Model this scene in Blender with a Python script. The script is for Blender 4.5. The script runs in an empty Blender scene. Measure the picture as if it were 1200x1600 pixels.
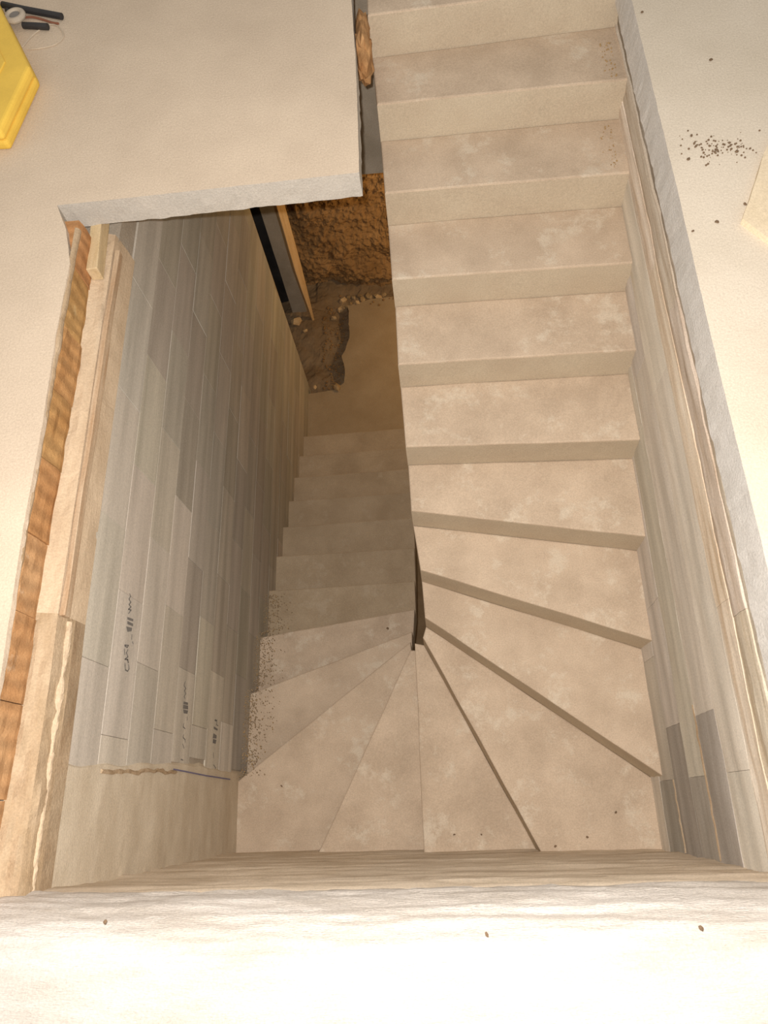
import bpy, bmesh, math, random
from mathutils import Vector, Matrix, noise

S = bpy.context.scene
COL = S.collection
rnd = random.Random(7)

# ------------------------------------------------------------------ camera
PITCH, YAW, ROLL = 0.3972, 0.1787, -0.2196          # tilt from straight down, heading, roll
CAM = Vector((0.0818, -0.2958, 1.8467))
cam_data = bpy.data.cameras.new('camera')
cam = bpy.data.objects.new('camera', cam_data)
COL.objects.link(cam)
rot = Matrix.Rotation(YAW, 3, 'Z') @ Matrix.Rotation(PITCH, 3, 'X') @ Matrix.Rotation(ROLL, 3, 'Z')
cam.matrix_world = Matrix.Translation(CAM) @ rot.to_4x4()
cam_data.sensor_fit = 'AUTO'
cam_data.sensor_width = 36.0
cam_data.lens = 1120.54 / 1600 * 36.0
cam_data.clip_start = 0.02
S.camera = cam

# ------------------------------------------------------------------ world, lamps, exposure
world = bpy.data.worlds.new('world')
S.world = world
world.use_nodes = True
bg = world.node_tree.nodes['Background']
bg.inputs[0].default_value = (1.0, 0.95, 0.88, 1)
bg.inputs[1].default_value = 0.42


def lamp(name, loc, watts, radius, colour):
    d = bpy.data.lights.new(name, 'POINT')
    d.energy = watts
    d.color = colour
    d.shadow_soft_size = radius
    o = bpy.data.objects.new(name, d)
    COL.objects.link(o)
    o.location = loc
    return o


lamp('camera_flash', CAM + Vector((-0.03, 0.055, 0.01)), 400.0, 0.012, (1.0, 0.95, 0.915))
lamp('basement_lamp', (0.55, 4.00, -2.70), 33.0, 0.05, (1.0, 0.66, 0.30))

S.view_settings.view_transform = 'Standard'
S.view_settings.look = 'None'
S.view_settings.exposure = 0.0
S.view_settings.gamma = 1.0
S.view_settings.use_curve_mapping = False


# ------------------------------------------------------------------ materials
def concrete(name, c1, c2, scale=3.0, stretch=(1, 1, 1), speck=0.35, speck_c=None, speck_scale=9.0,
             speck_lo=0.62, bump=0.35, bump_scale=90.0, wave=None, tint=False, rough=0.95, fine=0.16):
    m = bpy.data.materials.new(name)
    m.use_nodes = True
    nt = m.node_tree
    N, L = nt.nodes, nt.links
    bs = N['Principled BSDF']
    bs.inputs['Roughness'].default_value = rough
    bs.inputs['Specular IOR Level'].default_value = 0.15
    geo = N.new('ShaderNodeNewGeometry')
    mp = N.new('ShaderNodeMapping')
    mp.inputs['Scale'].default_value = stretch
    L.new(geo.outputs['Position'], mp.inputs['Vector'])

    def nz(sc, det, vec, ro=0.6):
        n = N.new('ShaderNodeTexNoise')
        n.inputs['Scale'].default_value = sc
        n.inputs['Detail'].default_value = det
        n.inputs['Roughness'].default_value = ro
        L.new(vec, n.inputs['Vector'])
        return n.outputs['Fac']

    def rng(v, a, b, lo=0.0, hi=1.0):
        r = N.new('ShaderNodeMapRange')
        r.inputs['From Min'].default_value = a
        r.inputs['From Max'].default_value = b
        r.inputs['To Min'].default_value = lo
        r.inputs['To Max'].default_value = hi
        L.new(v, r.inputs['Value'])
        return r.outputs['Result']

    def mix(f, a, b, typ='MIX'):
        x = N.new('ShaderNodeMix')
        x.data_type = 'RGBA'
        x.blend_type = typ
        if isinstance(f, float):
            x.inputs[0].default_value = f
        else:
            L.new(f, x.inputs[0])
        for i, v in ((6, a), (7, b)):
            if isinstance(v, tuple):
                x.inputs[i].default_value = (*v, 1)
            else:
                L.new(v, x.inputs[i])
        return x.outputs[2]

    big = rng(nz(scale, 6, mp.outputs[0]), 0.34, 0.66)
    col = mix(big, c1, c2)
    if speck > 0:
        sp = rng(nz(speck_scale, 8, mp.outputs[0], 0.72), speck_lo, speck_lo + 0.1, 0, speck)
        col = mix(sp, col, speck_c or tuple(x * 0.55 for x in c1))
    f = rng(nz(160.0, 3, geo.outputs['Position'], 0.7), 0.25, 0.75, 1 - fine, 1 + fine)
    g = N.new('ShaderNodeCombineColor')
    for i in range(3):
        L.new(f, g.inputs[i])
    col = mix(1.0, col, g.outputs[0], 'MULTIPLY')
    if tint:
        oi = N.new('ShaderNodeObjectInfo')
        col = mix(1.0, col, oi.outputs['Color'], 'MULTIPLY')
    h = nz(bump_scale, 6, mp.outputs[0], 0.7)
    if wave:
        w = N.new('ShaderNodeTexWave')
        w.bands_direction = wave[0]
        w.inputs['Scale'].default_value = wave[1]
        w.inputs['Distortion'].default_value = wave[2]
        L.new(geo.outputs['Position'], w.inputs['Vector'])
        a = N.new('ShaderNodeMath')
        a.operation = 'MULTIPLY_ADD'
        L.new(w.outputs['Fac'], a.inputs[0])
        a.inputs[1].default_value = wave[3]
        L.new(h, a.inputs[2])
        h = a.outputs[0]
        d = rng(w.outputs['Fac'], 0, 1, 1 - wave[4], 1.0)
        g2 = N.new('ShaderNodeCombineColor')
        for i in range(3):
            L.new(d, g2.inputs[i])
        col = mix(1.0, col, g2.outputs[0], 'MULTIPLY')
    b = N.new('ShaderNodeBump')
    b.inputs['Strength'].default_value = bump
    b.inputs['Distance'].default_value = 0.006
    L.new(h, b.inputs['Height'])
    L.new(b.outputs[0], bs.inputs['Normal'])
    L.new(col, bs.inputs['Base Color'])
    return m


def plain(name, c, rough=0.6, spec=0.3, metal=0.0, var=0.12, vscale=12.0):
    m = concrete(name, c, tuple(x * (1 - var * 2) for x in c), scale=vscale, speck=0, bump=0.1, rough=rough, fine=0.05)
    bs = m.node_tree.nodes['Principled BSDF']
    bs.inputs['Specular IOR Level'].default_value = spec
    bs.inputs['Metallic'].default_value = metal
    return m


M = {}
M['floor'] = concrete('screed_floor', (0.63, 0.51, 0.38), (0.55, 0.44, 0.325), scale=2.2, speck=0.25, speck_scale=7, speck_lo=0.66, bump=0.3)
M['floor_near'] = concrete('trowelled_floor', (0.68, 0.625, 0.56), (0.54, 0.48, 0.41), scale=3.2, stretch=(1, 4.5, 4.5), speck=0.5, speck_c=(0.44, 0.36, 0.28), speck_scale=7, speck_lo=0.60, bump=0.8, bump_scale=60)
M['floor_right'] = concrete('pale_screed', (0.64, 0.555, 0.44), (0.565, 0.485, 0.375), scale=2.2, speck=0.3, speck_scale=7, speck_lo=0.66, bump=0.3)
M['slab_edge_pale'] = concrete('pale_slab_edge', (0.60, 0.57, 0.52), (0.66, 0.625, 0.57), scale=6, speck=0.2, bump=0.5)
M['slab_edge'] = concrete('slab_edge_concrete', (0.47, 0.43, 0.37), (0.52, 0.47, 0.40), scale=6, speck=0.2, bump=0.5)
M['tread'] = concrete('dusty_tread', (0.555, 0.435, 0.315), (0.445, 0.342, 0.243), scale=4.5, speck=0.7, speck_scale=6, speck_lo=0.54, speck_c=(0.60, 0.51, 0.39), bump=0.3)
M['tread_lower'] = concrete('lower_tread', (0.43, 0.335, 0.225), (0.355, 0.27, 0.175), scale=4.5, speck=0.5, speck_scale=6, speck_lo=0.56, speck_c=(0.47, 0.385, 0.28), bump=0.3)  # darker, browner tread colour for the lower steps
M['riser'] = concrete('cast_riser', (0.53, 0.445, 0.325), (0.48, 0.39, 0.28), scale=4.0, speck=0.2, bump=0.25)
M['near_wall'] = concrete('rough_near_wall', (0.72, 0.60, 0.46), (0.58, 0.47, 0.34), scale=4.0, stretch=(1, 3, 7), speck=0.4, speck_scale=8, speck_lo=0.58, bump=0.6)
M['block'] = concrete('aerated_block', (0.59, 0.53, 0.44), (0.43, 0.385, 0.315), scale=2.6, stretch=(1, 0.3, 5.0), speck=0.3, speck_scale=5, bump=0.3, tint=True)
M['mortar'] = concrete('wall_mortar', (0.43, 0.37, 0.29), (0.36, 0.305, 0.235), scale=6, speck=0.3, bump=0.6)
M['column'] = concrete('corner_concrete', (0.62, 0.53, 0.40), (0.52, 0.43, 0.31), scale=3.5, stretch=(1, 1, 2), speck=0.25, bump=0.35)
M['brick'] = concrete('clay_brick', (0.50, 0.27, 0.115), (0.40, 0.19, 0.07), scale=7, speck=0.5, speck_c=(0.58, 0.43, 0.27), speck_scale=8, speck_lo=0.6, bump=0.5, wave=('Y', 5.5, 3.0, 0.9, 0.22), tint=True)
M['rough_mortar'] = concrete('rough_mortar', (0.46, 0.345, 0.225), (0.36, 0.25, 0.145), scale=9, stretch=(1, 0.45, 1), speck=0.5, speck_c=(0.27, 0.19, 0.115), speck_scale=14, speck_lo=0.6, bump=0.9, bump_scale=45)
M['dark_mortar'] = concrete('brown_mortar', (0.30, 0.205, 0.12), (0.42, 0.32, 0.21), scale=10, stretch=(1, 0.5, 1), speck=0.4, speck_scale=12, bump=0.7)
M['ledge'] = concrete('ledge_concrete', (0.57, 0.44, 0.30), (0.48, 0.355, 0.23), scale=6, stretch=(1, .4, 1), speck=0.3, bump=0.5)
M['right_brown'] = concrete('stained_right_block', (0.38, 0.285, 0.19), (0.60, 0.525, 0.425), scale=5, stretch=(1, 0.22, 5), speck=0.45, speck_scale=6, speck_lo=0.55, bump=0.7, tint=True)
M['earth'] = concrete('clay_earth', (0.34, 0.20, 0.085), (0.22, 0.125, 0.05), scale=5, speck=0.55, speck_c=(0.10, 0.055, 0.025), speck_scale=7, speck_lo=0.56, bump=1.0, bump_scale=30)
M['mud'] = concrete('trodden_dirt', (0.27, 0.19, 0.11), (0.19, 0.125, 0.066), scale=5, speck=0.4, speck_scale=9, bump=0.9, bump_scale=30)
M['stone'] = concrete('rubble_stone', (0.45, 0.33, 0.19), (0.33, 0.22, 0.11), scale=15, speck=0.2, bump=0.6, tint=True)
M['low_slab'] = concrete('lower_slab', (0.36, 0.27, 0.165), (0.31, 0.225, 0.13), scale=4, speck=0.25, bump=0.3)
M['far_concrete'] = concrete('far_concrete', (0.42, 0.365, 0.29), (0.32, 0.275, 0.21), scale=4, speck=0.3, bump=0.4)
M['wood'] = concrete('raw_timber', (0.74, 0.50, 0.25), (0.62, 0.39, 0.17), scale=5, stretch=(8, 8, 0.6), speck=0.3, bump=0.3, speck_c=(.30, .16, .06))
M['lath'] = concrete('old_lath', (0.40, 0.255, 0.145), (0.52, 0.39, 0.26), scale=6, stretch=(8, 0.6, 8), speck=0.4, bump=0.4)
M['stub'] = concrete('timber_offcut', (0.62, 0.48, 0.29), (0.53, 0.39, 0.21), scale=6, stretch=(8, 0.6, 8), speck=0.2, bump=0.3)
M['dark_gap'] = concrete('dark_gap_sheet', (0.022, 0.021, 0.02), (0.045, 0.042, 0.038), scale=4, speck=0.2, bump=0.4, rough=0.7)  # near-black colour painting the shade of the open gap by the pier
M['ink'] = plain('printed_ink', (0.20, 0.185, 0.165), 0.9, 0.1)
M['chalk'] = plain('blue_chalk', (0.20, 0.18, 0.27), 0.9, 0.1)
M['crumb'] = plain('dark_crumb', (0.19, 0.125, 0.075), 0.9, 0.1)
M['yellow'] = plain('yellow_plastic', (0.84, 0.55, 0.085), 0.6, 0.4, var=0.06, vscale=6)
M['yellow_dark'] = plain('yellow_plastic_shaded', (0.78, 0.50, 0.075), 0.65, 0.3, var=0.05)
M['black'] = plain('black_plastic', (0.035, 0.032, 0.032), 0.55, 0.4)
M['ring'] = plain('pale_ring', (0.52, 0.44, 0.34), 0.6, 0.3)
M['grey'] = plain('grey_core', (0.22, 0.20, 0.18), 0.6, 0.3)
M['red_cord'] = plain('red_cord', (0.30, 0.12, 0.07), 0.8, 0.2)
M['string'] = plain('pale_string', (0.58, 0.48, 0.36), 0.9, 0.1)
M['sheet'] = concrete('pale_board', (0.72, 0.60, 0.43), (0.66, 0.54, 0.37), scale=4, speck=0.12, bump=0.2)


# ------------------------------------------------------------------ helpers
def link(name, me, mats, parent=None, loc=None, label=None, cat=None, group=None, kind=None, color=None):
    o = bpy.data.objects.new(name, me)
    if not isinstance(mats, (list, tuple)):
        mats = [mats]
    if not me.materials:
        for x in mats:
            me.materials.append(x)
    COL.objects.link(o)
    if parent:
        o.parent = parent
    if loc is not None:
        o.location = loc
    for k, v in (('label', label), ('category', cat), ('group', group), ('kind', kind)):
        if v:
            o[k] = v
    if color:
        o.color = color
    return o


def from_bm(name, bm, mats, **kw):
    bmesh.ops.recalc_face_normals(bm, faces=bm.faces)
    me = bpy.data.meshes.new(name)
    bm.to_mesh(me)
    bm.free()
    return link(name, me, mats, **kw)


def empty(name, loc, label=None, cat=None, group=None, kind=None):
    o = bpy.data.objects.new(name, None)
    o.empty_display_size = 0.1
    COL.objects.link(o)
    o.location = loc
    for k, v in (('label', label), ('category', cat), ('group', group), ('kind', kind)):
        if v:
            o[k] = v
    return o


def densify(pts, step):
    out = []
    n = len(pts)
    for i in range(n):
        a, b = Vector(pts[i][:2]), Vector(pts[(i + 1) % n][:2])
        k = max(1, int((b - a).length / step))
        for j in range(k):
            out.append(a.lerp(b, j / k))
    return out


def add_prism(bm, pts, ztop, zbot, step=None, jag=0.0, top_jag=0.0, side=1, rows=1, seed=0.0):
    """vertical prism; pts counter-clockwise; optional ragged edges. zbot may be a list per point."""
    P = densify(pts, step) if step else [Vector(p[:2]) for p in pts]
    rings = []
    cen = sum(P, Vector((0, 0))) / len(P)
    for r in range(rows + 1):
        t = r / rows
        ring = []
        for i, p in enumerate(P):
            zt = ztop[i] if isinstance(ztop, (list, tuple)) else ztop
            zb = zbot(p) if callable(zbot) else zbot[i] if isinstance(zbot, (list, tuple)) else zbot
            z = zt + (zb - zt) * t
            j = top_jag + (jag - top_jag) * t
            q = Vector((p.x, p.y, z))
            if j:
                v = noise.noise_vector(Vector((p.x * 23 + seed, p.y * 23, z * 17)))
                v2 = noise.noise_vector(Vector((p.x * 70 + seed, p.y * 70, z * 40)))
                q += (v + v2 * 0.6) * j
                if r == 0:
                    q.z = zt
            ring.append(bm.verts.new(q))
        rings.append(ring)
    ft = bm.faces.new(rings[0])
    fb = bm.faces.new(list(reversed(rings[-1])))
    n = len(P)
    for a, b in zip(rings, rings[1:]):
        for i in range(n):
            f = bm.faces.new((a[(i + 1) % n], a[i], b[i], b[(i + 1) % n]))
            f.material_index = side
    return ft, fb


def add_box(bm, lo, hi, mi=0, jit=0.0):
    vs = []
    for x in (lo[0], hi[0]):
        for y in (lo[1], hi[1]):
            for z in (lo[2], hi[2]):
                vs.append(bm.verts.new((x + rnd.uniform(-jit, jit), y + rnd.uniform(-jit, jit), z + rnd.uniform(-jit, jit))))
    fs = []
    for q in ((0, 1, 3, 2), (4, 6, 7, 5), (0, 4, 5, 1), (2, 3, 7, 6), (0, 2, 6, 4), (1, 5, 7, 3)):
        f = bm.faces.new([vs[i] for i in q])
        f.material_index = mi
        fs.append(f)
    return vs


def bevel(bm, w, seg=2):
    bmesh.ops.bevel(bm, geom=list(bm.edges), offset=w, segments=seg, profile=0.5, affect='EDGES', clamp_overlap=True)


def add_grid(bm, nu, nv, fn):
    g = [[bm.verts.new(fn(i / nu, j / nv)) for j in range(nv + 1)] for i in range(nu + 1)]
    for i in range(nu):
        for j in range(nv):
            bm.faces.new((g[i][j], g[i + 1][j], g[i + 1][j + 1], g[i][j + 1]))
    return g


def add_tube(bm, pts, r, n=6):
    rings = []
    for i, p in enumerate(pts):
        p = Vector(p)
        t = (Vector(pts[min(i + 1, len(pts) - 1)]) - Vector(pts[max(i - 1, 0)])).normalized()
        u = t.orthogonal().normalized()
        v = t.cross(u)
        rings.append([bm.verts.new(p + (u * math.cos(a) + v * math.sin(a)) * r) for a in [2 * math.pi * k / n for k in range(n)]])
    for a, b in zip(rings, rings[1:]):
        for k in range(n):
            bm.faces.new((a[k], a[(k + 1) % n], b[(k + 1) % n], b[k]))
    bm.faces.new(rings[0])
    bm.faces.new(list(reversed(rings[-1])))


def fbm(x, y, z, o=4):
    return noise.fractal(Vector((x, y, z)), 1.0, 2.0, o)


# ------------------------------------------------------------------ floor slab round the stairwell
bm = bmesh.new()
left = [(-3.2, -0.62), (-1.105, -0.62), (-1.095, 0.07), (-1.106, 0.48), (-1.104, 0.82), (-1.112, 1.15), (-1.109, 1.45), (-1.145, 1.60),
        (-1.195, 1.716), (-0.66, 1.730), (-0.124, 1.747), (-0.112, 1.75), (-0.113, 1.96), (-0.118, 2.30), (-0.132, 2.67), (-0.14, 3.4), (-3.2, 3.4)]
add_prism(bm, left, 0.0, lambda p: -0.020 if (-1.2 < p.x < -1.09 and p.y < 1.60) else -0.105, step=0.022, jag=0.0035, top_jag=0.0012, rows=3)
right = [(0.933, -0.62), (3.2, -0.62), (3.2, 3.4), (0.933, 3.4), (0.933, 2.25), (0.934, 1.5), (0.930, 0.9), (0.934, 0.27)]
add_prism(bm, right, 0.0, -0.15, step=0.022, jag=0.0035, top_jag=0.0012, rows=3)
add_prism(bm, [(-0.05, 3.0), (0.933, 3.0), (0.933, 3.4), (-0.05, 3.4)], 0.0, -0.105, step=0.1)
for f in bm.faces:
    c = f.calc_center_median()
    if -1.21 < c.x < -1.06 and c.y < 1.66:
        f.material_index = 0
    if c.x > 0.9:
        f.material_index = 2 if abs(c.z) < 0.001 or c.x > 1.0 else 3
floor = from_bm('floor', bm, [M['floor'], M['slab_edge'], M['floor_right'], M['slab_edge_pale']], kind='structure')

# near strip of floor with its rough sloping slab edge (a trowelled lip)
bm = bmesh.new()


def near_profile(u, v):
    x = -3.2 + 6.4 * u
    # v: 0 at the wall face below, 1 far back on the floor
    y0, z0 = -0.490, -0.24
    e = noise.noise(Vector((x * 1.3, 3.1, 0))) * 0.010
    if v < 0.55:
        a = v / 0.55 * math.pi / 2
        y, z = y0 - 0.12 * (1 - math.cos(a)), z0 + 0.24 * math.sin(a)
        n = fbm(x * 3.2, v * 22, 0.3) * 0.006 + fbm(x * 14, v * 70, 4.3) * 0.003
        return Vector((x, y + n * math.cos(a) + e, z + n * math.sin(a)))
    t = (v - 0.55) / 0.45
    y = y0 - 0.12 - 1.5 * t ** 2
    z = 0.0
    n = (fbm(x * 5, y * 30, 2.0) * 0.0030 + fbm(x * 18, y * 90, 2.0) * 0.0016) * max(0.0, 1 - t)
    return Vector((x, y + e * (1 - t), z + n))


g = add_grid(bm, 640, 60, near_profile)
for f in bm.faces:
    if f.calc_center_median().y > -0.547 and f.calc_center_median().z < -0.02:
        f.material_index = 0
trim = from_bm('floor', bm, [M['floor_near'], M['slab_edge']], kind='structure')
for p in trim.data.polygons:
    p.use_smooth = True

# ------------------------------------------------------------------ near wall of the shaft
bm = bmesh.new()


def near_wall(u, v):
    x = -1.14 + 2.19 * u
    z = -0.16 - 2.6 * v
    band = 0.010 * min(1, max(0, (z + 0.48) / 0.06)) - (0.05 * (z + 0.24) / 0.08 if z > -0.24 else 0)
    n = fbm(x * 1.5, z * 14, 0.0) * 0.008 + fbm(x * 6, z * 30, 5) * 0.003
    return Vector((x, -0.494 + band + n, z))


add_grid(bm, 120, 120, near_wall)
wall_near = from_bm('wall_near', bm, M['near_wall'], kind='structure')
for p in wall_near.data.polygons:
    p.use_smooth = True

# ------------------------------------------------------------------ the staircase: one cast flight, each step a part
H = 0.18
ZF = -0.966
stair = empty('concrete_staircase', (0, 0, ZF), 'dusty cast concrete winder staircase turning down through the floor opening', 'staircase')
XR, XW = 1.0, -1.075       # past the wall faces, so the steps run into the walls
UP = [((-0.024, 1.170), (0.981, 1.136)), ((-0.038, 1.48), (0.96, 1.47)), ((-0.040, 1.79), (0.94, 1.78)),
      ((-0.050, 2.09), (0.93, 2.09)), ((-0.060, 2.39), (0.94, 2.40)), ((-0.075, 2.67), (0.94, 2.72)), ((-0.075, 3.0), (0.94, 3.0))]
WIND = [((-0.017, 0.938), (0.987, 0.759)), ((0.007, 0.716), (0.993, 0.346)), ((0.014, 0.534), (0.995, -0.200)),
        ((-0.004, 0.478), (0.472, -0.492)), ((-0.052, 0.490), (-0.050, -0.492)), ((-0.082, 0.492), (-0.571, -0.480)),
        ((-0.090, 0.575), (-1.061, -0.150)), ((-0.085, 0.674), (-1.057, 0.345)), ((-0.070, 0.858), (-1.045, 0.723)),
        ((-0.068, 1.097), (-1.065, 1.079))]
LOW = [((-0.066, 1.398), (-1.058, 1.384)), ((-0.07, 1.70), (-1.055, 1.68)), ((-0.09, 1.99), (-1.05, 1.97)),
       ((-0.10, 2.28), (-1.05, 2.26)), ((-0.11, 2.57), (-1.05, 2.55)), ((-0.12, 2.86), (-1.05, 2.84))]


def ext(line, xo):
    """stretch the outer end of a nosing a little into its wall"""
    a, b = line
    k = (xo - a[0]) / (b[0] - a[0]) if abs(b[0] - a[0]) > 0.3 else 1
    k = min(k, 1.12)
    return (a, (a[0] + (b[0] - a[0]) * k, a[1] + (b[1] - a[1]) * k))


def step(front, back, ztop, corner=None, rise=H, skin=None):
    """front: nosing line (inner, outer) of this step; back: nosing line of the next step up"""
    bm = bmesh.new()
    pts = [front[0], front[1]] + ([corner] if corner else []) + [back[1], back[0]]
    area = sum(pts[i][0] * pts[(i + 1) % len(pts)][1] - pts[(i + 1) % len(pts)][0] * pts[i][1] for i in range(len(pts)))
    zb = [ztop - H - 0.13] * 2 + ([ztop - H - 0.02] if corner else []) + [ztop - 0.13] * 2
    if area < 0:
        pts.reverse()
        zb.reverse()
    add_prism(bm, pts, ztop, zb)
    bmesh.ops.recalc_face_normals(bm, faces=bm.faces)
    top = max(bm.faces, key=lambda f: f.calc_center_median().z)
    bmesh.ops.bevel(bm, geom=list(top.edges), offset=0.007, segments=2, profile=0.5, affect='EDGES', material=0)
    # fine unevenness along the nosing
    bmesh.ops.subdivide_edges(bm, edges=[e for e in bm.edges if e.calc_length() > 0.5], cuts=9, use_grid_fill=True)
    for v in bm.verts:
        if v.co.z > ztop - 0.02:
            d = noise.noise_vector(Vector((v.co.x * 5, v.co.y * 5, v.co.z * 3)))
            v.co.x += d.x * 0.003
            v.co.y += d.y * 0.003
            v.co.z += d.z * 0.002
    o = from_bm('step', bm, [skin or M['tread'], M['riser']], parent=stair)
    o.matrix_parent_inverse = Matrix.Translation((0, 0, -ZF))
    return o


up_lines = [ext(l, XR) for l in UP]
w_lines = []
for i, l in enumerate(WIND):
    if i in (3, 4, 5):
        a, b = l
        w_lines.append((a, (b[0] + (b[0] - a[0]) * 0.03, b[1] - 0.03)))
    else:
        w_lines.append(ext(l, XR if i < 4 else XW))
low_lines = [ext(l, XW) for l in LOW]
for i in range(6):
    step(up_lines[i], up_lines[i + 1], ZF + i * H)
chain = [up_lines[0]] + w_lines + low_lines
for i in range(1, len(chain)):
    corner = None
    if i == 4:
        corner = (1.0, -0.52)
    if i == 7:
        corner = (-1.075, -0.52)
    step(chain[i], chain[i - 1], ZF - i * H, corner, skin=M['tread_lower'] if i > 9 else None)
ZLAND = ZF - 17 * H        # -4.026

# ------------------------------------------------------------------ left wall: backing, brick rim, ledge, block courses, corner column
bm = bmesh.new()
add_box(bm, (-1.40, -0.60, -4.60), (-1.060, 3.52, -0.205))
wall_left = from_bm('wall_left', bm, M['mortar'], kind='structure')


def make_block(name, lo, hi, m, parent, color, bev=0.004, jit=0.0):
    bm = bmesh.new()
    c = [(a + b) / 2 for a, b in zip(lo, hi)]
    add_box(bm, [a - b for a, b in zip(lo, c)], [a - b for a, b in zip(hi, c)], 0, jit)
    bevel(bm, bev, 1)
    return from_bm(name, bm, m, parent=parent, loc=c, color=color)


# clay brick rim just under the screed
y = -0.49
i = 0
while y < 1.60:
    ln = rnd.uniform(0.235, 0.255)
    t = rnd.uniform(0.95, 1.1)
    if y < 0.3:
        col = (1.12 * t, 1.22 * t, 1.4 * t, 1)
    else:
        col = (t, t * rnd.uniform(.95, 1.1), t, 1)
    bm = bmesh.new()
    y1 = min(y + ln - 0.003, 1.66)
    dx = rnd.uniform(-0.006, 0.004)

    def face(u, v, y=y, y1=y1, dx=dx):
        yy = y + (y1 - y) * u
        zz = -0.022 - 0.140 * v
        n = fbm(yy * 9, zz * 20, 1.7) * 0.006
        return Vector((-1.115 + dx + n + (0.004 if 0.1 < v < 0.9 else 0), yy, zz))

    g = add_grid(bm, 10, 6, face)
    # give the brick its depth
    border = [g[i][0] for i in range(11)] + [g[10][j] for j in range(1, 7)] + [g[i][6] for i in range(9, -1, -1)] + [g[0][j] for j in range(5, 0, -1)]
    back = [bm.verts.new((-1.23, v.co.y, v.co.z)) for v in border]
    n = len(border)
    for k in range(n):
        bm.faces.new((border[k], border[(k + 1) % n], back[(k + 1) % n], back[k]))
    bm.faces.new(back)
    from_bm('brick', bm, M['brick'], parent=wall_left, color=col)
    y += ln

# ragged mortar bead between screed and bricks
bm = bmesh.new()


def bead(u, v):
    yy = -0.49 + 2.1 * u
    a = v * math.pi
    r = 0.011 + 0.006 * noise.noise(Vector((yy * 11, 2, 0))) + 0.004 * noise.noise(Vector((yy * 40, 6, 0)))
    return Vector((-1.116 + r * math.sin(a), yy, -0.017 - 0.016 * math.cos(a) * -1 - 0.003))


add_grid(bm, 150, 6, bead)
from_bm('mortar_bead', bm, M['rough_mortar'], parent=wall_left)

# concrete ledge on top of the block wall
bm = bmesh.new()


def ledge(u, v):
    yy = -0.49 + 2.23 * u
    fill = max(0.0, min(1.0, (0.30 - yy) / 0.25))          # mortar piled higher towards the near end
    prof = [(-1.125, -0.160), (-1.105, -0.166), (-1.090, -0.172), (-1.074, -0.176), (-1.064, -0.182), (-1.058, -0.21), (-1.053, -0.27), (-1.0505, -0.330)]
    x, z = prof[min(7, int(round(v * 7)))]
    n = fbm(yy * 8, v * 6, 0.5) * 0.006 * (1 + fill * 1.2)
    return Vector((x + n * 0.6 + 0.006 * fill * (v > .5), yy, z + n))


add_grid(bm, 150, 7, ledge)
near = [f for f in bm.faces if f.calc_center_median().y < 0.27 + 0.03 * noise.noise(Vector((f.calc_center_median().z * 40, 0, 0)))]
for f in near:
    f.material_index = 2 if f.calc_center_median().z < -0.255 else 1
o = from_bm('ledge', bm, [M['ledge'], M['rough_mortar'], M['dark_mortar']], parent=wall_left)

# mortar ridge that continues the lath line towards the near corner
bm = bmesh.new()


def ridge(u, v):
    yy = -0.485 + 0.74 * u
    a = v * math.pi
    r = 0.012 + 0.005 * fbm(yy * 13, 1.0, 0.0) + 0.004 * noise.noise(Vector((yy * 50, v * 4, 3)))
    return Vector((-1.056 + r * math.sin(a), yy, -0.238 + r * math.cos(a)))


add_grid(bm, 80, 6, ridge)
from_bm('mortar_ridge', bm, M['ledge'], parent=wall_left)

# aerated concrete blocks in running bond
CH = 0.22
joint0 = 1.45


def stair_z(y):
    """height of the treads beside the left wall"""
    edges = [(-0.15, -2.046), (0.345, -2.226), (0.723, -2.406), (1.079, -2.586)]
    for e, z in edges:
        if y < e:
            return z
    k = int((y - 1.079) / 0.295)
    return max(-2.766 - k * H, ZLAND)


def tone(k, yc):
    """pale, dry blocks below a stepped line, older dark ones beyond it"""
    lim = joint0 - 0.22 * k
    if k == 3 and 0.2 < yc < 0.8:
        return 0.78
    if k < 0:
        return rnd.uniform(0.95, 1.05)
    if yc > lim:
        return rnd.uniform(0.77, 0.92)
    return rnd.uniform(0.98, 1.12)


blocks = []
for k in range(-1, 17):
    zt = -0.54 - CH * k
    zb = zt - CH
    off = joint0 - 0.22 * k
    n0 = math.floor((-0.2 - off) / 0.5)
    for n in range(n0, n0 + 9):
        ya, yb = off + n * 0.5, off + (n + 1) * 0.5
        if k <= 4:
            ya = max(ya, -0.19 + 0.03 * k)
        else:
            ya = max(ya, -0.15)
        yb = min(yb, 3.50)
        if yb - ya < 0.06:
            continue
        if max(zt, zb) < stair_z((ya + yb) / 2 + 0.25) - 0.25 and zt < stair_z(yb) - 0.3:
            continue
        t = tone(k, (ya + yb) / 2)
        c = (t * rnd.uniform(.98, 1.03), t, t * rnd.uniform(0.96, 1.02), 1)
        px = rnd.uniform(-0.0006, 0.0006) + (0.0008 if t > 0.9 else -0.0008)
        top = zt - 0.0006
        if k == -1:
            top = -0.322
            pass
        blocks.append((k, ya, yb, make_block('block', (-1.2, ya + 0.0006, zb + 0.0006), (-1.054 + px, yb - 0.0006, top), M['block'], wall_left, c, 0.0010)))

# smooth cast corner column at the near end of the wall
bm = bmesh.new()


def colface(u, v):
    yy = -0.50 + 0.33 * u
    zz = -0.32 - 2.3 * v
    yy += (0.03 + 0.05 * min(1, max(0, (-zz - .5) / .7))) * u + noise.noise(Vector((zz * 6, u * 3, 0))) * 0.012 * u
    return Vector((-1.049 + fbm(yy * 3, zz * 5, 1) * 0.004 - (0.012 if u > 0.98 else 0), yy, zz))


add_grid(bm, 24, 90, colface)
from_bm('corner_column', bm, M['column'], parent=wall_left)

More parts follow.
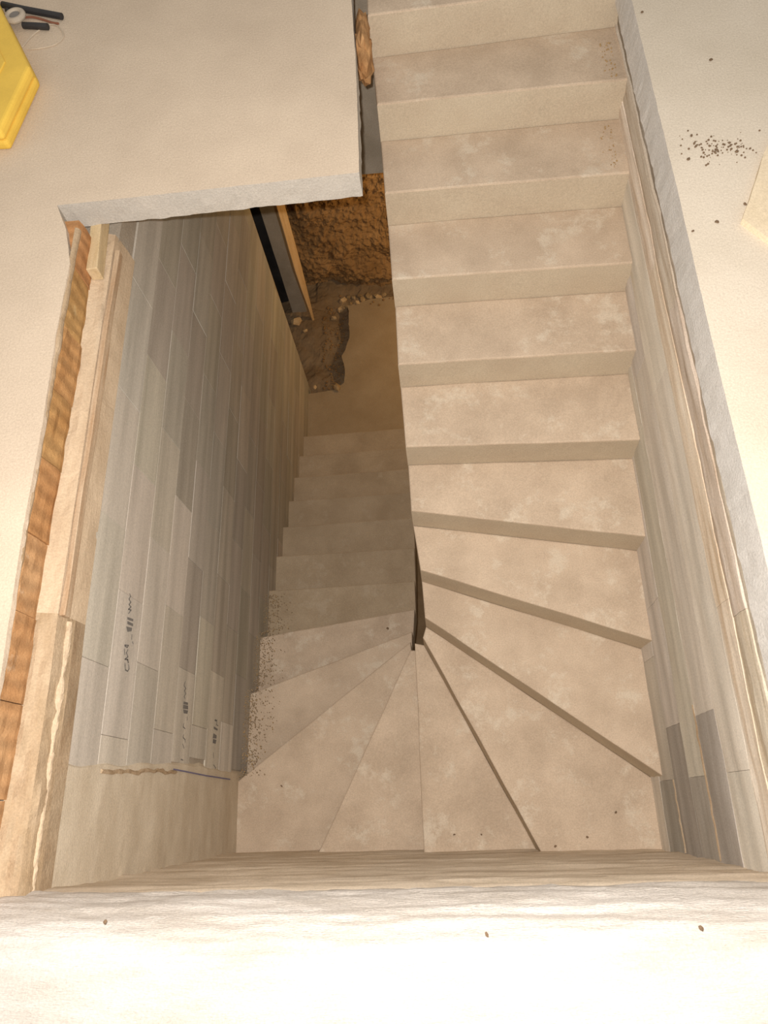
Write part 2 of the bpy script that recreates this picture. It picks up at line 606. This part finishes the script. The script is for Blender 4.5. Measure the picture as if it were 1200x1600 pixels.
bm = bmesh.new()
add_tube(bm, [(-1.050, -0.168 + 0.03 * min(1, max(0, (-z - .5) / .7)) + 0.02 * noise.noise(Vector((z * 9, 1, 0))), z) for z in [-0.56 - 0.03 * i for i in range(24)]], 0.007, 5)
for v in bm.verts:
    v.co += noise.noise_vector(v.co * 40) * 0.006
from_bm('mortar_joint', bm, M['rough_mortar'], parent=wall_left)

# printing on the blocks (illegible strokes and bars as in the photograph) and a blue chalk line
def strokes(lines, bars, parent, x, w=0.0045):
    bm = bmesh.new()
    for ln in lines:
        for a, b in zip(ln, ln[1:]):
            a, b = Vector(a), Vector(b)
            d = (b - a)
            if d.length < 1e-5:
                continue
            d.normalize()
            nrm = Vector((-d.y, d.x)) * w / 2
            e = d * w * 0.3
            q = [a - nrm - e, b - nrm + e, b + nrm + e, a + nrm - e]
            bm.faces.new([bm.verts.new((x, p.x, p.y)) for p in q])
    for br in bars:
        bm.faces.new([bm.verts.new((x, p[0], p[1])) for p in br])
    o = from_bm('printed_mark', bm, M['ink'])
    if parent:
        o.parent = parent
        o.matrix_parent_inverse = Matrix.Translation(-Vector(parent.location))
    return o


def block_at(k, y):
    for kk, a, b, o in blocks:
        if kk == k and a <= y <= b:
            return o
    return None


LA = [[(0.456, -0.629), (0.449, -0.639), (0.435, -0.629), (0.428, -0.647), (0.416, -0.634), (0.412, -0.652), (0.398, -0.634), (0.401, -0.656), (0.383, -0.638)],
      [(0.267, -0.638), (0.272, -0.668), (0.263, -0.66), (0.264, -0.639), (0.267, -0.638)], [(0.253, -0.637), (0.235, -0.647)],
      [(0.257, -0.667), (0.243, -0.658), (0.232, -0.674), (0.219, -0.652), (0.222, -0.677), (0.212, -0.682), (0.222, -0.669)],
      [(0.206, -0.655), (0.197, -0.658), (0.183, -0.665), (0.182, -0.685), (0.192, -0.695), (0.206, -0.686)], [(0.316, -0.686), (0.299, -0.689)], [(0.292, -0.698), (0.286, -0.706)]]
BA = [[(0.369, -0.632), (0.374, -0.684), (0.365, -0.684), (0.36, -0.634)], [(0.355, -0.636), (0.357, -0.686), (0.347, -0.688), (0.344, -0.638)], [(0.334, -0.631), (0.34, -0.682), (0.327, -0.68), (0.317, -0.646)]]
LB = [[(0.24, -1.285), (0.22, -1.276), (0.211, -1.301), (0.2, -1.285), (0.19, -1.306), (0.175, -1.287), (0.168, -1.302)], [(0.062, -1.309), (0.049, -1.303), (0.043, -1.332)],
      [(0.017, -1.32), (0.005, -1.314), (-0.002, -1.343), (-0.012, -1.345)], [(-0.022, -1.316), (-0.038, -1.338)], [(0.096, -1.347), (0.081, -1.348)], [(-0.085, -1.309), (-0.087, -1.336)]]
BB = [[(0.154, -1.287), (0.156, -1.343), (0.145, -1.343), (0.143, -1.285)], [(0.14, -1.286), (0.143, -1.346), (0.127, -1.349), (0.123, -1.285)], [(0.12, -1.289), (0.123, -1.351), (0.108, -1.345), (0.105, -1.299)]]
LC = [[(0.12, -1.783), (0.105, -1.774), (0.102, -1.805)], [(-0.029, -1.757), (-0.052, -1.762)], [(-0.084, -1.769), (-0.096, -1.806), (-0.117, -1.776)]]
BC = [[(0.128, -1.746), (0.128, -1.788), (0.12, -1.777), (0.119, -1.742)], [(0.093, -1.736), (0.087, -1.802), (0.078, -1.798), (0.081, -1.738)],
      [(0.061, -1.737), (0.055, -1.791), (0.04, -1.789), (0.037, -1.731)], [(0.034, -1.737), (0.033, -1.79), (0.014, -1.783), (0.015, -1.736)]]
for k, yy, ls, bs_ in ((0, 0.35, LA, BA), (3, 0.10, LB, BB), (5, 0.05, LC, BC)):
    b = block_at(k, yy)
    xf = (b.location.x + max(v.co.x for v in b.data.vertices) if b else -1.05) + 0.0012
    others = [xf]
    for q in (-0.08, 0.2, 0.44):
        ob = block_at(k, q)
        if ob:
            others.append(ob.location.x + max(v.co.x for v in ob.data.vertices) + 0.0012)
    strokes(ls, bs_, b, max(others))
bm = bmesh.new()
line = [(-0.130, -1.196), (-0.133, -1.352), (-0.139, -1.616), (-0.143, -2.03)]
for a, b in zip(line, line[1:]):
    bm.faces.new([bm.verts.new(p) for p in ((-1.0405, a[0] - .003, a[1]), (-1.0405, b[0] - .003, b[1]), (-1.0405, b[0] + .003, b[1]), (-1.0405, a[0] + .003, a[1]))])
from_bm('chalk_line', bm, M['chalk'], parent=wall_left)

# ------------------------------------------------------------------ right wall: courses of blocks under the slab
bm = bmesh.new()
add_box(bm, (1.006, -0.60, -4.60), (1.35, 3.4, -0.15))
wall_right = from_bm('wall_right', bm, M['mortar'], kind='structure')


def right_x(z):
    return 0.948 + 0.045 * min(1.0, max(0.0, (-z - 0.15) / 1.1))


def right_piece(name, ya, yb, zt, zb, m, color, dx=0.0, rough=0.004, ny=24, nz=6, fade=1.0):
    bm = bmesh.new()

    def f(u, v):
        yy = ya + (yb - ya) * u
        zz = zt + (zb - zt) * v
        edge = 0.0012 if (u in (0.0, 1.0) or v in (0.0, 1.0)) else 0.0
        n = fbm(yy * 2.5, zz * 22, dx * 50) * rough + fbm(yy * 9, zz * 40, 3.0) * rough * 0.5
        return Vector((right_x(zz) + dx + edge - n, yy, zz))

    g = add_grid(bm, ny, nz, f)
    border = [g[i][0] for i in range(ny + 1)] + [g[ny][j] for j in range(1, nz + 1)] + [g[i][nz] for i in range(ny - 1, -1, -1)] + [g[0][j] for j in range(nz - 1, 0, -1)]
    back = [bm.verts.new((1.10, v.co.y, v.co.z)) for v in border]
    n = len(border)
    for k in range(n):
        bm.faces.new((border[k], border[(k + 1) % n], back[(k + 1) % n], back[k]))
    bm.faces.new(back)
    o = from_bm(name, bm, m, parent=wall_right, color=color)
    for p in o.data.polygons:
        p.use_smooth = True
    o.data.set_sharp_from_angle(angle=0.5)
    return o


def rcourse(zt, zb, m, tonef, dx=0.0, rough=0.004, y0=-0.5, off=0.0, ln=0.5, ymax=3.0, first=None):
    start = first
    y = y0
    first = True
    while y < ymax:
        y1 = min(y + ((start or ln * 0.55 + off) if first else ln), ymax)
        first = False
        t = tonef((y + y1) / 2) * rnd.uniform(0.95, 1.05)
        right_piece('block', y + 0.0005, y1 - 0.0005, zt, zb, m, (t, t * rnd.uniform(.99, 1.02), t * rnd.uniform(0.99, 1.05), 1), dx + rnd.uniform(-0.001, 0.001), rough, 40, 6)
        y = y1


rcourse(-0.151, -0.237, M['right_brown'], lambda y: 0.66 if y > 1.2 else 0.85 if y > 0.6 else 1.0, dx=0.008, rough=0.007, ln=0.8)
rcourse(-0.238, -0.347, M['right_brown'], lambda y: 1.15, dx=0.003, rough=0.006, off=0.1, ln=1.1)
rcourse(-0.348, -0.462, M['right_brown'], lambda y: 1.42, dx=-0.001, rough=0.004, off=0.05, ln=1.3)
for k in range(7):
    zt = -0.463 - 0.22 * k
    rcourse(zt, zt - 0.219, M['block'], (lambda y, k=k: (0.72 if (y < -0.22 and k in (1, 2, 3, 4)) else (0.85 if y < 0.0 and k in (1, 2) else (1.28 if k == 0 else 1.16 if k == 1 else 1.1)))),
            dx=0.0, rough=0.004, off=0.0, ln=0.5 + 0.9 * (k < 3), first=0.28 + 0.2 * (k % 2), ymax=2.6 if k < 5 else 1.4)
# mortar bead in the joint of the dark near corner
bm = bmesh.new()
for (z, ya, yb) in ((-0.905, -0.49, 0.02), (-1.345, -0.49, -0.22)):
    add_tube(bm, [(right_x(z) - 0.001 + rnd.uniform(-.002, .002), ya + (yb - ya) * t / 14, z + rnd.uniform(-.006, .006)) for t in range(15)], 0.0035, 5)
from_bm('mortar_joint', bm, M['dark_mortar'], parent=wall_right)

# ------------------------------------------------------------------ below: lower slab, earth, far wall
bm = bmesh.new()
edge = [(-0.68, 4.41), (-0.66, 4.34), (-0.66, 4.18), (-0.65, 4.05), (-0.69, 3.88), (-0.73, 3.81), (-0.70, 3.62), (-0.71, 3.50), (-0.80, 3.42), (-1.08, 3.40), (-1.08, 2.80),
        (1.0, 2.80), (1.0, 4.50), (-0.4, 4.47)]
edge.reverse()
area = sum(edge[i][0] * edge[(i + 1) % len(edge)][1] - edge[(i + 1) % len(edge)][0] * edge[i][1] for i in range(len(edge)))
if area < 0:
    edge.reverse()
add_prism(bm, edge, ZLAND, ZLAND - 0.22, step=0.03, jag=0.012, top_jag=0.008, rows=3, side=0)
from_bm('floor', bm, M['low_slab'], kind='structure')

# trodden earth beside the slab, mounded round the post
bm = bmesh.new()


def dirt(u, v):
    x = -2.58 + 3.56 * u
    y = 2.92 + 2.25 * v
    z = -4.17 + 0.10 * math.exp(-((x + 1.15) ** 2 / 0.10 + (y - 4.35) ** 2 / 0.12)) + 0.16 * max(0, y - 4.45) * (1 if x > -1.0 else 0.6)
    if y < 3.5:
        z += 0.04 * (3.5 - y)
    z += fbm(x * 3.5, y * 3.5, 0) * 0.030 + fbm(x * 14, y * 14, 4) * 0.012
    return Vector((x, y, z))


add_grid(bm, 150, 90, dirt)
o = from_bm('ground', bm, M['mud'], kind='structure')

bm = bmesh.new()


def bank(u, v):
    x = -2.58 + 3.56 * u
    z = -4.30 + 1.85 * v
    d = fbm(x * 1.6, z * 2.2, 7.0) * 0.07 + fbm(x * 5, z * 6, 2.0) * 0.030 + abs(noise.noise(Vector((x * 3, z * 3, 9)))) * 0.04 + fbm(x * 22, z * 22, 2.0, 5) * 0.022
    lean = 0.14 * v
    under = -0.07 if z < -3.98 + 0.05 * noise.noise(Vector((x * 4, 0, 0))) else 0.0
    return Vector((x, 4.66 + lean + d - under, z))


add_grid(bm, 320, 180, bank)
from_bm('earth_bank', bm, M['earth'], kind='stuff', label='brown clay earth bank cut steeply behind the timber post below the stairs', cat='earth')

bm = bmesh.new()
add_box(bm, (-2.6, 4.55, -2.44), (1.35, 4.95, -0.11))
from_bm('wall_far', bm, M['far_concrete'], kind='structure')
bm = bmesh.new()
add_box(bm, (-2.6, 5.2, -4.6), (1.35, 5.3, -0.11))
from_bm('wall_back', bm, M['far_concrete'], kind='structure')
for nm, lo, hi in (('wall_pit', (-2.75, 2.9, -4.6), (-2.6, 5.3, -0.11)), ('wall_pit', (1.0, 3.4, -4.6), (1.35, 5.2, -0.15)),
                   ('wall_pit', (-2.75, 2.75, -4.6), (-1.40, 2.9, -0.11)), ('ceiling', (-2.75, 3.4, -0.25), (1.35, 5.3, -0.105)),
                   ('ground', (-2.75, -0.6, -4.75), (1.35, 5.3, -4.6))):
    bm = bmesh.new()
    add_box(bm, lo, hi)
    from_bm(nm, bm, M['mud'] if nm == 'ground' else M['far_concrete'], kind='structure')

# timber post, concrete pier, black sheet added to darken the gap
bm = bmesh.new()
add_box(bm, (-0.038, -0.03, 0), (0.038, 0.03, 3.95))
bmesh.ops.subdivide_edges(bm, edges=[e for e in bm.edges if e.calc_length() > 1], cuts=14)
for v in bm.verts:
    k = min(1.0, v.co.z / 0.75)
    v.co.x = v.co.x * (0.30 + 0.70 * k) + noise.noise(Vector((v.co.z * 3, v.co.y * 50, 0))) * 0.004 + 0.012 * (1 - k)
    v.co.y = v.co.y * (0.5 + 0.5 * k)
bevel(bm, 0.004, 1)
post = from_bm('timber_post', bm, M['wood'], loc=(-1.045, 4.30, -4.10), label='orange-lit raw timber post standing upright against the earth bank below', cat='post')
post.rotation_euler = (0, 0, 0.62)

bm = bmesh.new()
add_box(bm, (-1.240, 4.40, -4.16), (-1.095, 4.52, -0.12))
bmesh.ops.subdivide_edges(bm, edges=[e for e in bm.edges if e.calc_length() > 1], cuts=20)
for v in bm.verts:
    v.co += noise.noise_vector(v.co * 5) * 0.004
from_bm('concrete_pier', bm, M['far_concrete'], label='grey concrete pier between dark sheet and timber post', cat='pier')

bm = bmesh.new()


def sheet(u, v):
    x = -1.90 + 0.72 * u
    z = -4.14 + 4.0 * v
    return Vector((x, 4.585 + 0.012 * math.sin(x * 30) * math.sin(z * 3) + fbm(x * 4, z * 4, 1) * 0.01, z))


add_grid(bm, 16, 60, sheet)
o = from_bm('dark_gap_sheet', bm, M['dark_gap'], label='black sheet added to darken the gap left of the grey pier in the pit', cat='sheet')
md = o.modifiers.new('thickness', 'SOLIDIFY')
md.thickness = 0.006

# rubble: the stones one can pick out, the rest as gravel
def stone_mesh(seed, flat=0.7):
    bm = bmesh.new()
    bmesh.ops.create_icosphere(bm, subdivisions=1, radius=1.0)
    for v in bm.verts:
        d = noise.noise_vector(v.co * 1.3 + Vector((seed * 7.1, seed * 3.3, 0)))
        v.co += d * 0.45
        v.co.z *= flat
    bmesh.ops.recalc_face_normals(bm, faces=bm.faces)
    me = bpy.data.meshes.new('rubble_stone')
    bm.to_mesh(me)
    bm.free()
    me.materials.append(M['stone'])
    return me


stones = [stone_mesh(s) for s in range(6)]


def ground_z(x, y):
    if x > -0.67 and y < 4.46:
        return ZLAND
    z = -4.17 + 0.10 * math.exp(-((x + 1.15) ** 2 / 0.10 + (y - 4.35) ** 2 / 0.12)) + 0.16 * max(0, y - 4.45) * (1 if x > -1.0 else 0.6)
    return z + fbm(x * 3.5, y * 3.5, 0) * 0.030 + fbm(x * 14, y * 14, 4) * 0.012


spots = [(-0.73, 4.55, .034, 1.5), (-0.75, 4.45, .034, 1.5), (-0.65, 4.46, .030, 1.1), (-0.57, 4.43, .022, 1.3), (-0.53, 4.55, .030, 1.1), (-0.36, 4.58, .034, 1.6),
         (-0.62, 4.59, .022, 1.0), (-0.45, 4.58, .022, 1.0), (-0.69, 4.50, .020, .9), (-0.60, 4.50, .024, 1.0), (-0.50, 4.49, .018, 1.2), (-0.42, 4.53, .022, .9),
         (-0.48, 4.60, .026, .8), (-0.56, 4.60, .026, .8), (-0.68, 4.60, .024, .7), (-0.40, 4.61, .020, .9), (-0.31, 4.60, .022, 1.0), (-0.27, 4.54, .018, .8),
         (-0.64, 4.42, .018, .9), (-0.82, 4.33, .026, 1.2)]
OWN = {0: 'pale stone at the left end of the rubble strip, touching the earth bank', 1: 'pale stone at the left end of the rubble strip, nearest the concrete slab',
       2: 'tan stone on the slab edge just right of the leftmost two in the rubble', 4: 'tan stone in the middle of the rubble strip against the bank',
       5: 'brightest pale stone at the right end of the rubble strip', 19: 'brownish stone on the dirt alone between rubble strip and timber post'}
for i, (x, y, r, t) in enumerate(spots):
    r *= 1.35
    o = link('rubble_stone', stones[i % 6], M['stone'], loc=(x, y, ground_z(x, y) + r * 0.45), color=(t, t * .97, t * .9, 1),
             label=OWN.get(i, 'small angular stone in the rubble strip at the foot of the earth bank'), cat='stone', group='rubble stones below the earth bank')
    o.scale = (r * rnd.uniform(.7, 1.1), r * rnd.uniform(.7, 1.1), r)
    o.rotation_euler = (rnd.uniform(0, .6), rnd.uniform(0, .6), rnd.uniform(0, 6))
extra = [(-1.20, 4.28, .07, 1.5, 'large pale chunk of stone lying between wall end and timber post'), (-1.11, 4.18, .030, 1.5, 'small pale stone just in front of the large chunk by the wall end'),
         (-0.99, 3.46, .026, 1.5, 'pale stone chip beside the far end of the block wall'), (-0.77, 3.44, .045, 1.0, 'grey flat stone on the dusty landing at the stair foot')]
for i, (x, y, r, t, lb) in enumerate(extra):
    z = ZLAND if y < 3.5 else ground_z(x, y)
    o = link('rubble_stone', stones[(i + 2) % 6], M['stone'], loc=(x, y, z + r * 0.4), color=(t, t * .97, t * .9, 1), label=lb, cat='stone')
    o.scale = (r, r * 0.7, r * .8)
    o.rotation_euler = (0.2, 0.1, rnd.uniform(0, 6))
bm = bmesh.new()
for i in range(420):
    if i < 260:
        x = rnd.uniform(-0.78, 0.2)
        y = 4.53 + rnd.gauss(0, 0.05)
    else:
        x = rnd.uniform(-0.94, -0.72)
        y = rnd.uniform(3.4, 4.5)
    r = rnd.uniform(0.006, 0.016)
    if any((x - q[0]) ** 2 + (y - q[1]) ** 2 < (q[2] * 1.6 + r) ** 2 for q in spots):
        continue
    q = bmesh.ops.create_icosphere(bm, subdivisions=0 or 1, radius=r, matrix=Matrix.Translation((x, y, ground_z(x, y) + r * 0.3)))
    for v in q['verts']:
        v.co += noise.noise_vector(v.co * 60) * r * 0.4
from_bm('gravel', bm, M['earth'], kind='stuff', label='fine brown gravel strewn along the foot of the earth bank', cat='gravel')

# ------------------------------------------------------------------ loose timbers and brick round the opening
bm = bmesh.new()
add_box(bm, (-0.009, 0, -0.017), (0.009, 1.40, 0.017))
bmesh.ops.subdivide_edges(bm, edges=[e for e in bm.edges if e.calc_length() > 1], cuts=24)
for v in bm.verts:
    v.co.x += noise.noise(Vector((v.co.y * 4, v.co.z * 40, 0))) * 0.004
    v.co.z += noise.noise(Vector((v.co.y * 5, 3, v.co.x * 60))) * 0.004
bevel(bm, 0.002, 1)
from_bm('timber_lath', bm, M['lath'], loc=(-1.049, 0.262, -0.196), label='thin brown timber lath along the ledge of the left block wall', cat='lath')

bm = bmesh.new()
add_box(bm, (-0.02, 0, 0), (0.022, 0.30, 0.06), 0, 0.002)
bevel(bm, 0.003, 2)
o = from_bm('timber_offcut', bm, M['stub'], loc=(-1.095, 1.515, -0.166), label='pale timber offcut on the ledge under the far left slab corner', cat='timber')
o.rotation_euler = (0, 0, 0.05)

bm = bmesh.new()
bmesh.ops.create_icosphere(bm, subdivisions=3, radius=1.0)
for v in bm.verts:
    c = v.co.copy()
    n = noise.noise_vector(c * 2.1 + Vector((4, 1, 2))) * 0.34 + noise.noise_vector(c * 5) * 0.12
    v.co = Vector((max(-1, min(1, c.x * 1.5)) * 0.026, c.y * 0.15, c.z * 0.11)) + Vector((n.x * 0.05 * (1 if c.x > 0 else .2), n.y * 0.16, n.z * 0.08))
from_bm('broken_brick', bm, M['brick'], loc=(-0.098, 2.56, -0.13), color=(1, 1.05, 1.1, 1), label='rust-orange broken clay brick jammed between slab edge and upper steps', cat='brick')

# strip of concrete seen through the gap beside the upper steps
bm = bmesh.new()
add_box(bm, (-0.60, 3.50, -1.60), (0.95, 3.62, -0.11))
bmesh.ops.subdivide_edges(bm, edges=list(bm.edges), cuts=5, use_grid_fill=True)
for v in bm.verts:
    v.co += noise.noise_vector(v.co * 4) * 0.006
from_bm('downstand_beam', bm, M['far_concrete'], label='grey concrete downstand beam seen in the gap beside upper steps', cat='beam')

# ------------------------------------------------------------------ things on the upper floor
pb = [(1.10, 1.386), (1.135, 1.46), (1.18, 1.555), (1.222, 1.65), (1.262, 1.72), (1.46, 1.90), (1.78, 1.62), (1.52, 1.12), (1.30, 1.16), (1.165, 1.294)]
bm = bmesh.new()
P = [Vector((a, b)) for a, b in pb]
area = sum(P[i].x * P[(i + 1) % 10].y - P[(i + 1) % 10].x * P[i].y for i in range(10))
if area < 0:
    pb.reverse()
add_prism(bm, [(a - 1.4, b - 1.5) for a, b in pb], 0.022, 0.0, step=0.03, jag=0.002, top_jag=0.003, side=0)
from_bm('board_offcut', bm, M['sheet'], loc=(1.4, 1.5, 0.0), label='pale broken board offcut lying on the right-hand floor', cat='board')

# yellow hard case: bevelled body, lid seam, ribs, handle and latches (its far part is outside the frame)
case = empty('tool_case', (-1.50, 2.20, 0), 'yellow plastic tool case with cut-off corners lying on the left floor', 'case')
vx = Vector((-1.356, 2.345))
d1 = (Vector((-1.61, 2.85)) - vx).normalized()
leftdir = Vector((-d1.y, d1.x))
if leftdir.x > 0:
    leftdir = -leftdir
c0 = vx
c1 = vx + d1 * 0.62
c2 = c1 + leftdir * 0.10 + d1 * 0.05
c3 = c2 + leftdir * 0.32
c5 = Vector((-1.415, 2.01))
c6 = c5 + Vector((-0.36, 0.02))
c4 = c6 + Vector((-0.14, 0.22))
outline = [c0, c1, c2, c3, c4, c6, c5]
area = sum(outline[i].x * outline[(i + 1) % 7].y - outline[(i + 1) % 7].x * outline[i].y for i in range(7))
if area < 0:
    outline.reverse()


def case_shell(name, z0, z1, m, inset=0.0, bev=0.014):
    bm = bmesh.new()
    cen = sum(outline, Vector((0, 0))) / 7
    pts = [cen + (p - cen) * (1 - inset) for p in outline]
    add_prism(bm, [(p.x + 1.5, p.y - 2.2) for p in pts], z1, z0, side=0)
    bmesh.ops.recalc_face_normals(bm, faces=bm.faces)
    bevel(bm, bev, 3)
    o = from_bm(name, bm, m, parent=case)
    for p in o.data.polygons:
        p.use_smooth = False
    return o


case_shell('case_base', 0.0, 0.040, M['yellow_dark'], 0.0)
case_shell('case_lid', 0.042, 0.085, M['yellow'], 0.0)
case_shell('lid_panel', 0.082, 0.090, M['yellow'], 0.30, 0.004)
bm = bmesh.new()
hx = c4.lerp(c3, 0.5) + Vector((1.5, -2.2))
ld = (c3 - c4).normalized()
nd = Vector((-ld.y, ld.x))
if nd.x > 0:
    nd = -nd
hp = [hx - ld * 0.09, hx - ld * 0.09 + nd * 0.05, hx + ld * 0.09 + nd * 0.05, hx + ld * 0.09]
add_tube(bm, [(p.x, p.y, 0.045) for p in hp], 0.012, 8)
from_bm('handle', bm, M['black'], parent=case)

# black bars, pale ring with its red cord, loose string
bm = bmesh.new()
add_tube(bm, [(-1.60, 2.850, 0.014), (-1.50, 2.805, 0.014), (-1.326, 2.733, 0.014)], 0.013, 10)
from_bm('black_bar', bm, M['black'], label='longer black bar behind the pale ring on the far left floor', cat='bar')
bm = bmesh.new()
add_tube(bm, [(-1.485, 2.703, 0.013), (-1.44, 2.694, 0.013), (-1.377, 2.679, 0.013)], 0.013, 10)
from_bm('black_bar', bm, M['black'], label='shorter black bar nearer the opening, poking out under pale ring', cat='bar')
bm = bmesh.new()
add_tube(bm, [(-1.575, 2.815, 0.012), (-1.55, 2.765, 0.012), (-1.535, 2.735, 0.012)], 0.010, 8)
from_bm('black_bar', bm, M['black'], label='black bar lying along the edge of the yellow case', cat='bar')
ring = empty('tape_ring', (-1.512, 2.732, 0.024), 'pale ring with grey core lying among black bars', 'ring')
bm = bmesh.new()
nu, nv, R0, r0 = 28, 10, 0.032, 0.012
vv = [[bm.verts.new(((R0 + r0 * math.cos(b)) * math.cos(a), (R0 + r0 * math.cos(b)) * math.sin(a), 0.012 + r0 * math.sin(b))) for b in [2 * math.pi * j / nv for j in range(nv)]] for a in [2 * math.pi * i / nu for i in range(nu)]]
for i in range(nu):
    for j in range(nv):
        bm.faces.new((vv[i][j], vv[(i + 1) % nu][j], vv[(i + 1) % nu][(j + 1) % nv], vv[i][(j + 1) % nv]))
from_bm('rim', bm, M['ring'], parent=ring)
bm = bmesh.new()
bmesh.ops.create_cone(bm, cap_ends=True, segments=20, radius1=0.024, radius2=0.02, depth=0.016, matrix=Matrix.Translation((0, 0, 0.010)))
from_bm('core', bm, M['grey'], parent=ring)


def curve_pts(pts, n=8):
    out = []
    P = [Vector(p) for p in pts]
    for i in range(len(P) - 1):
        p0, p1, p2, p3 = P[max(i - 1, 0)], P[i], P[i + 1], P[min(i + 2, len(P) - 1)]
        for k in range(n):
            t = k / n
            out.append(0.5 * ((2 * p1) + (p2 - p0) * t + (2 * p0 - 5 * p1 + 4 * p2 - p3) * t * t + (3 * p1 - p0 - 3 * p2 + p3) * t ** 3))
    out.append(P[-1])
    return out


bm = bmesh.new()
add_tube(bm, curve_pts([(-1.50, 2.765, .006), (-1.46, 2.762, .006), (-1.41, 2.738, .006), (-1.37, 2.716, .005), (-1.34, 2.705, .005)]), 0.0045, 6)
from_bm('red_cord', bm, M['red_cord'], label='thin reddish cord running from behind the pale ring', cat='cord')
bm = bmesh.new()
add_tube(bm, curve_pts([(-1.475, 2.584, .003), (-1.442, 2.652, .003), (-1.387, 2.705, .003), (-1.343, 2.692, .003), (-1.308, 2.629, .003), (-1.334, 2.582, .003), (-1.399, 2.567, .003), (-1.45, 2.57, .003)]), 0.0028, 6)
from_bm('string_loop', bm, M['string'], label='pale loop of string on the floor beside the yellow case', cat='string')

# ------------------------------------------------------------------ crumbs and scraps
crumbs = [stone_mesh(s + 20, 0.5) for s in range(4)]
for me in crumbs:
    me.materials.clear()
    me.materials.append(M['crumb'])
zt = lambda n: ZF - n * H
SC = [(0.816, -0.341, zt(4), .011, 'brown crumb in the near right corner of the wide winder step'),
      (0.678, -0.439, zt(4), .009, 'dark crumb on the wide winder step left of the brown one'),
      (0.536, -0.472, zt(4), .010, 'dark crumb at the near wall by the tip of a winder nosing'),
      (0.097, -0.422, zt(5), .009, 'dark crumb near the wall on the central winder step, left of two'),
      (0.223, -0.425, zt(5), .008, 'small brown crumb near the wall on the central winder, right of two'),
      (-0.814, -0.176, zt(7), .011, 'black crumb on the shaded winder step by the left wall'),
      (-0.244, 0.742, zt(9), .013, 'black crumb on the lower flight close to the inner well edge'),
      (0.958, 2.423, 0, .013, 'dark brown crumb on the right floor at the slab edge, farthest away'),
      (1.152, 2.134, 0, .016, 'pale brown lump standing on the right-hand floor'),
      (0.991, 1.674, 0, .014, 'rust-brown crumb on the right floor left of the dark stain'),
      (1.02, 1.779, 0, .012, 'purplish crumb on the right floor beyond the rust-brown one'),
      (1.03, 1.399, 0, .014, 'flat brown scrap on the right floor pointing at the pale board'),
      (0.95, 1.37, 0, .012, 'rust crumb on the right floor beside the grey slab edge'),
      (1.129, 1.463, 0, .013, 'thin dark splinter just off the pale board corner'),
      (1.09, 1.70, 0, .016, 'dark scrap on the stained patch, left of two'),
      (1.15, 1.69, 0, .015, 'dark scrap on the stained patch, right of two near the board'),
      (-0.731, -0.526, 0.0, .012, 'brown scrap on the near floor lip, leftmost of three'),
      (0.148, -0.562, 0.0, .012, 'brown scrap on the near floor lip, middle of three'),
      (0.614, -0.556, 0.0, .013, 'brown scrap on the near floor lip, rightmost of three')]
for i, (x, y, z, r, lb) in enumerate(SC):
    o = link('crumb', crumbs[i % 4], M['crumb'], loc=(x, y, z + r * 0.28), label=lb, cat='crumb')
    r *= 0.72 if z < -0.1 else 0.55
    o.scale = (r, r * rnd.uniform(.5, .9), r * .8)
    o.rotation_euler = (0, 0, rnd.uniform(0, 6))
# grit gathered along the left wall on the winders and on the upper steps at the right wall
M['dirt_grain'] = plain('dirt_grain', (0.34, 0.25, 0.155), 0.95, 0.1)


def grit(n, fn, label, m=None):
    bm = bmesh.new()
    for i in range(n):
        x, y, z = fn()
        r = rnd.uniform(0.0015, 0.0042)
        bmesh.ops.create_icosphere(bm, subdivisions=1, radius=r, matrix=Matrix.Translation((x, y, z + r * 0.5)))
    from_bm('grit', bm, m or M['stone'], kind='stuff', color=(1, .95, .85, 1), label=label, cat='grit')


def left_grit():
    while True:
        x = -1.04 + abs(rnd.gauss(0, 0.07))
        y = rnd.uniform(-0.13, 1.0)
        if x < -0.80 and min(abs(y - e - (x + 1.06) * k) for e, k in ((-0.15, .75), (0.345, .34), (0.723, .14))) > 0.02:
            f = -0.15 + (x + 1.06) * 0.75
            g2 = 0.345 + (x + 1.06) * 0.34
            g3 = 0.723 + (x + 1.06) * 0.14
            return x, y, (zt(6) if y < f else zt(7) if y < g2 else zt(8) if y < g3 else zt(9))


def right_grit():
    k = rnd.choice((3, 4))
    return 0.92 - abs(rnd.gauss(0, 0.03)), (rnd.uniform(2.12, 2.36) if k == 3 else rnd.uniform(2.42, 2.62)), ZF + k * H


grit(900, left_grit, 'brown dirt and sandy grit along the left wall on the shaded winder steps', M['dirt_grain'])
grit(220, left_grit, 'pale sandy grit along the left wall on the shaded winder steps')
grit(70, right_grit, 'dark grit on the topmost steps at the right wall')


def stain():
    return 1.105 + rnd.gauss(0, 0.06), 1.715 + rnd.gauss(0, 0.03), 0.0


grit(110, stain, 'dark specks of dirt scattered on the right floor beyond the pale board', M['crumb'])
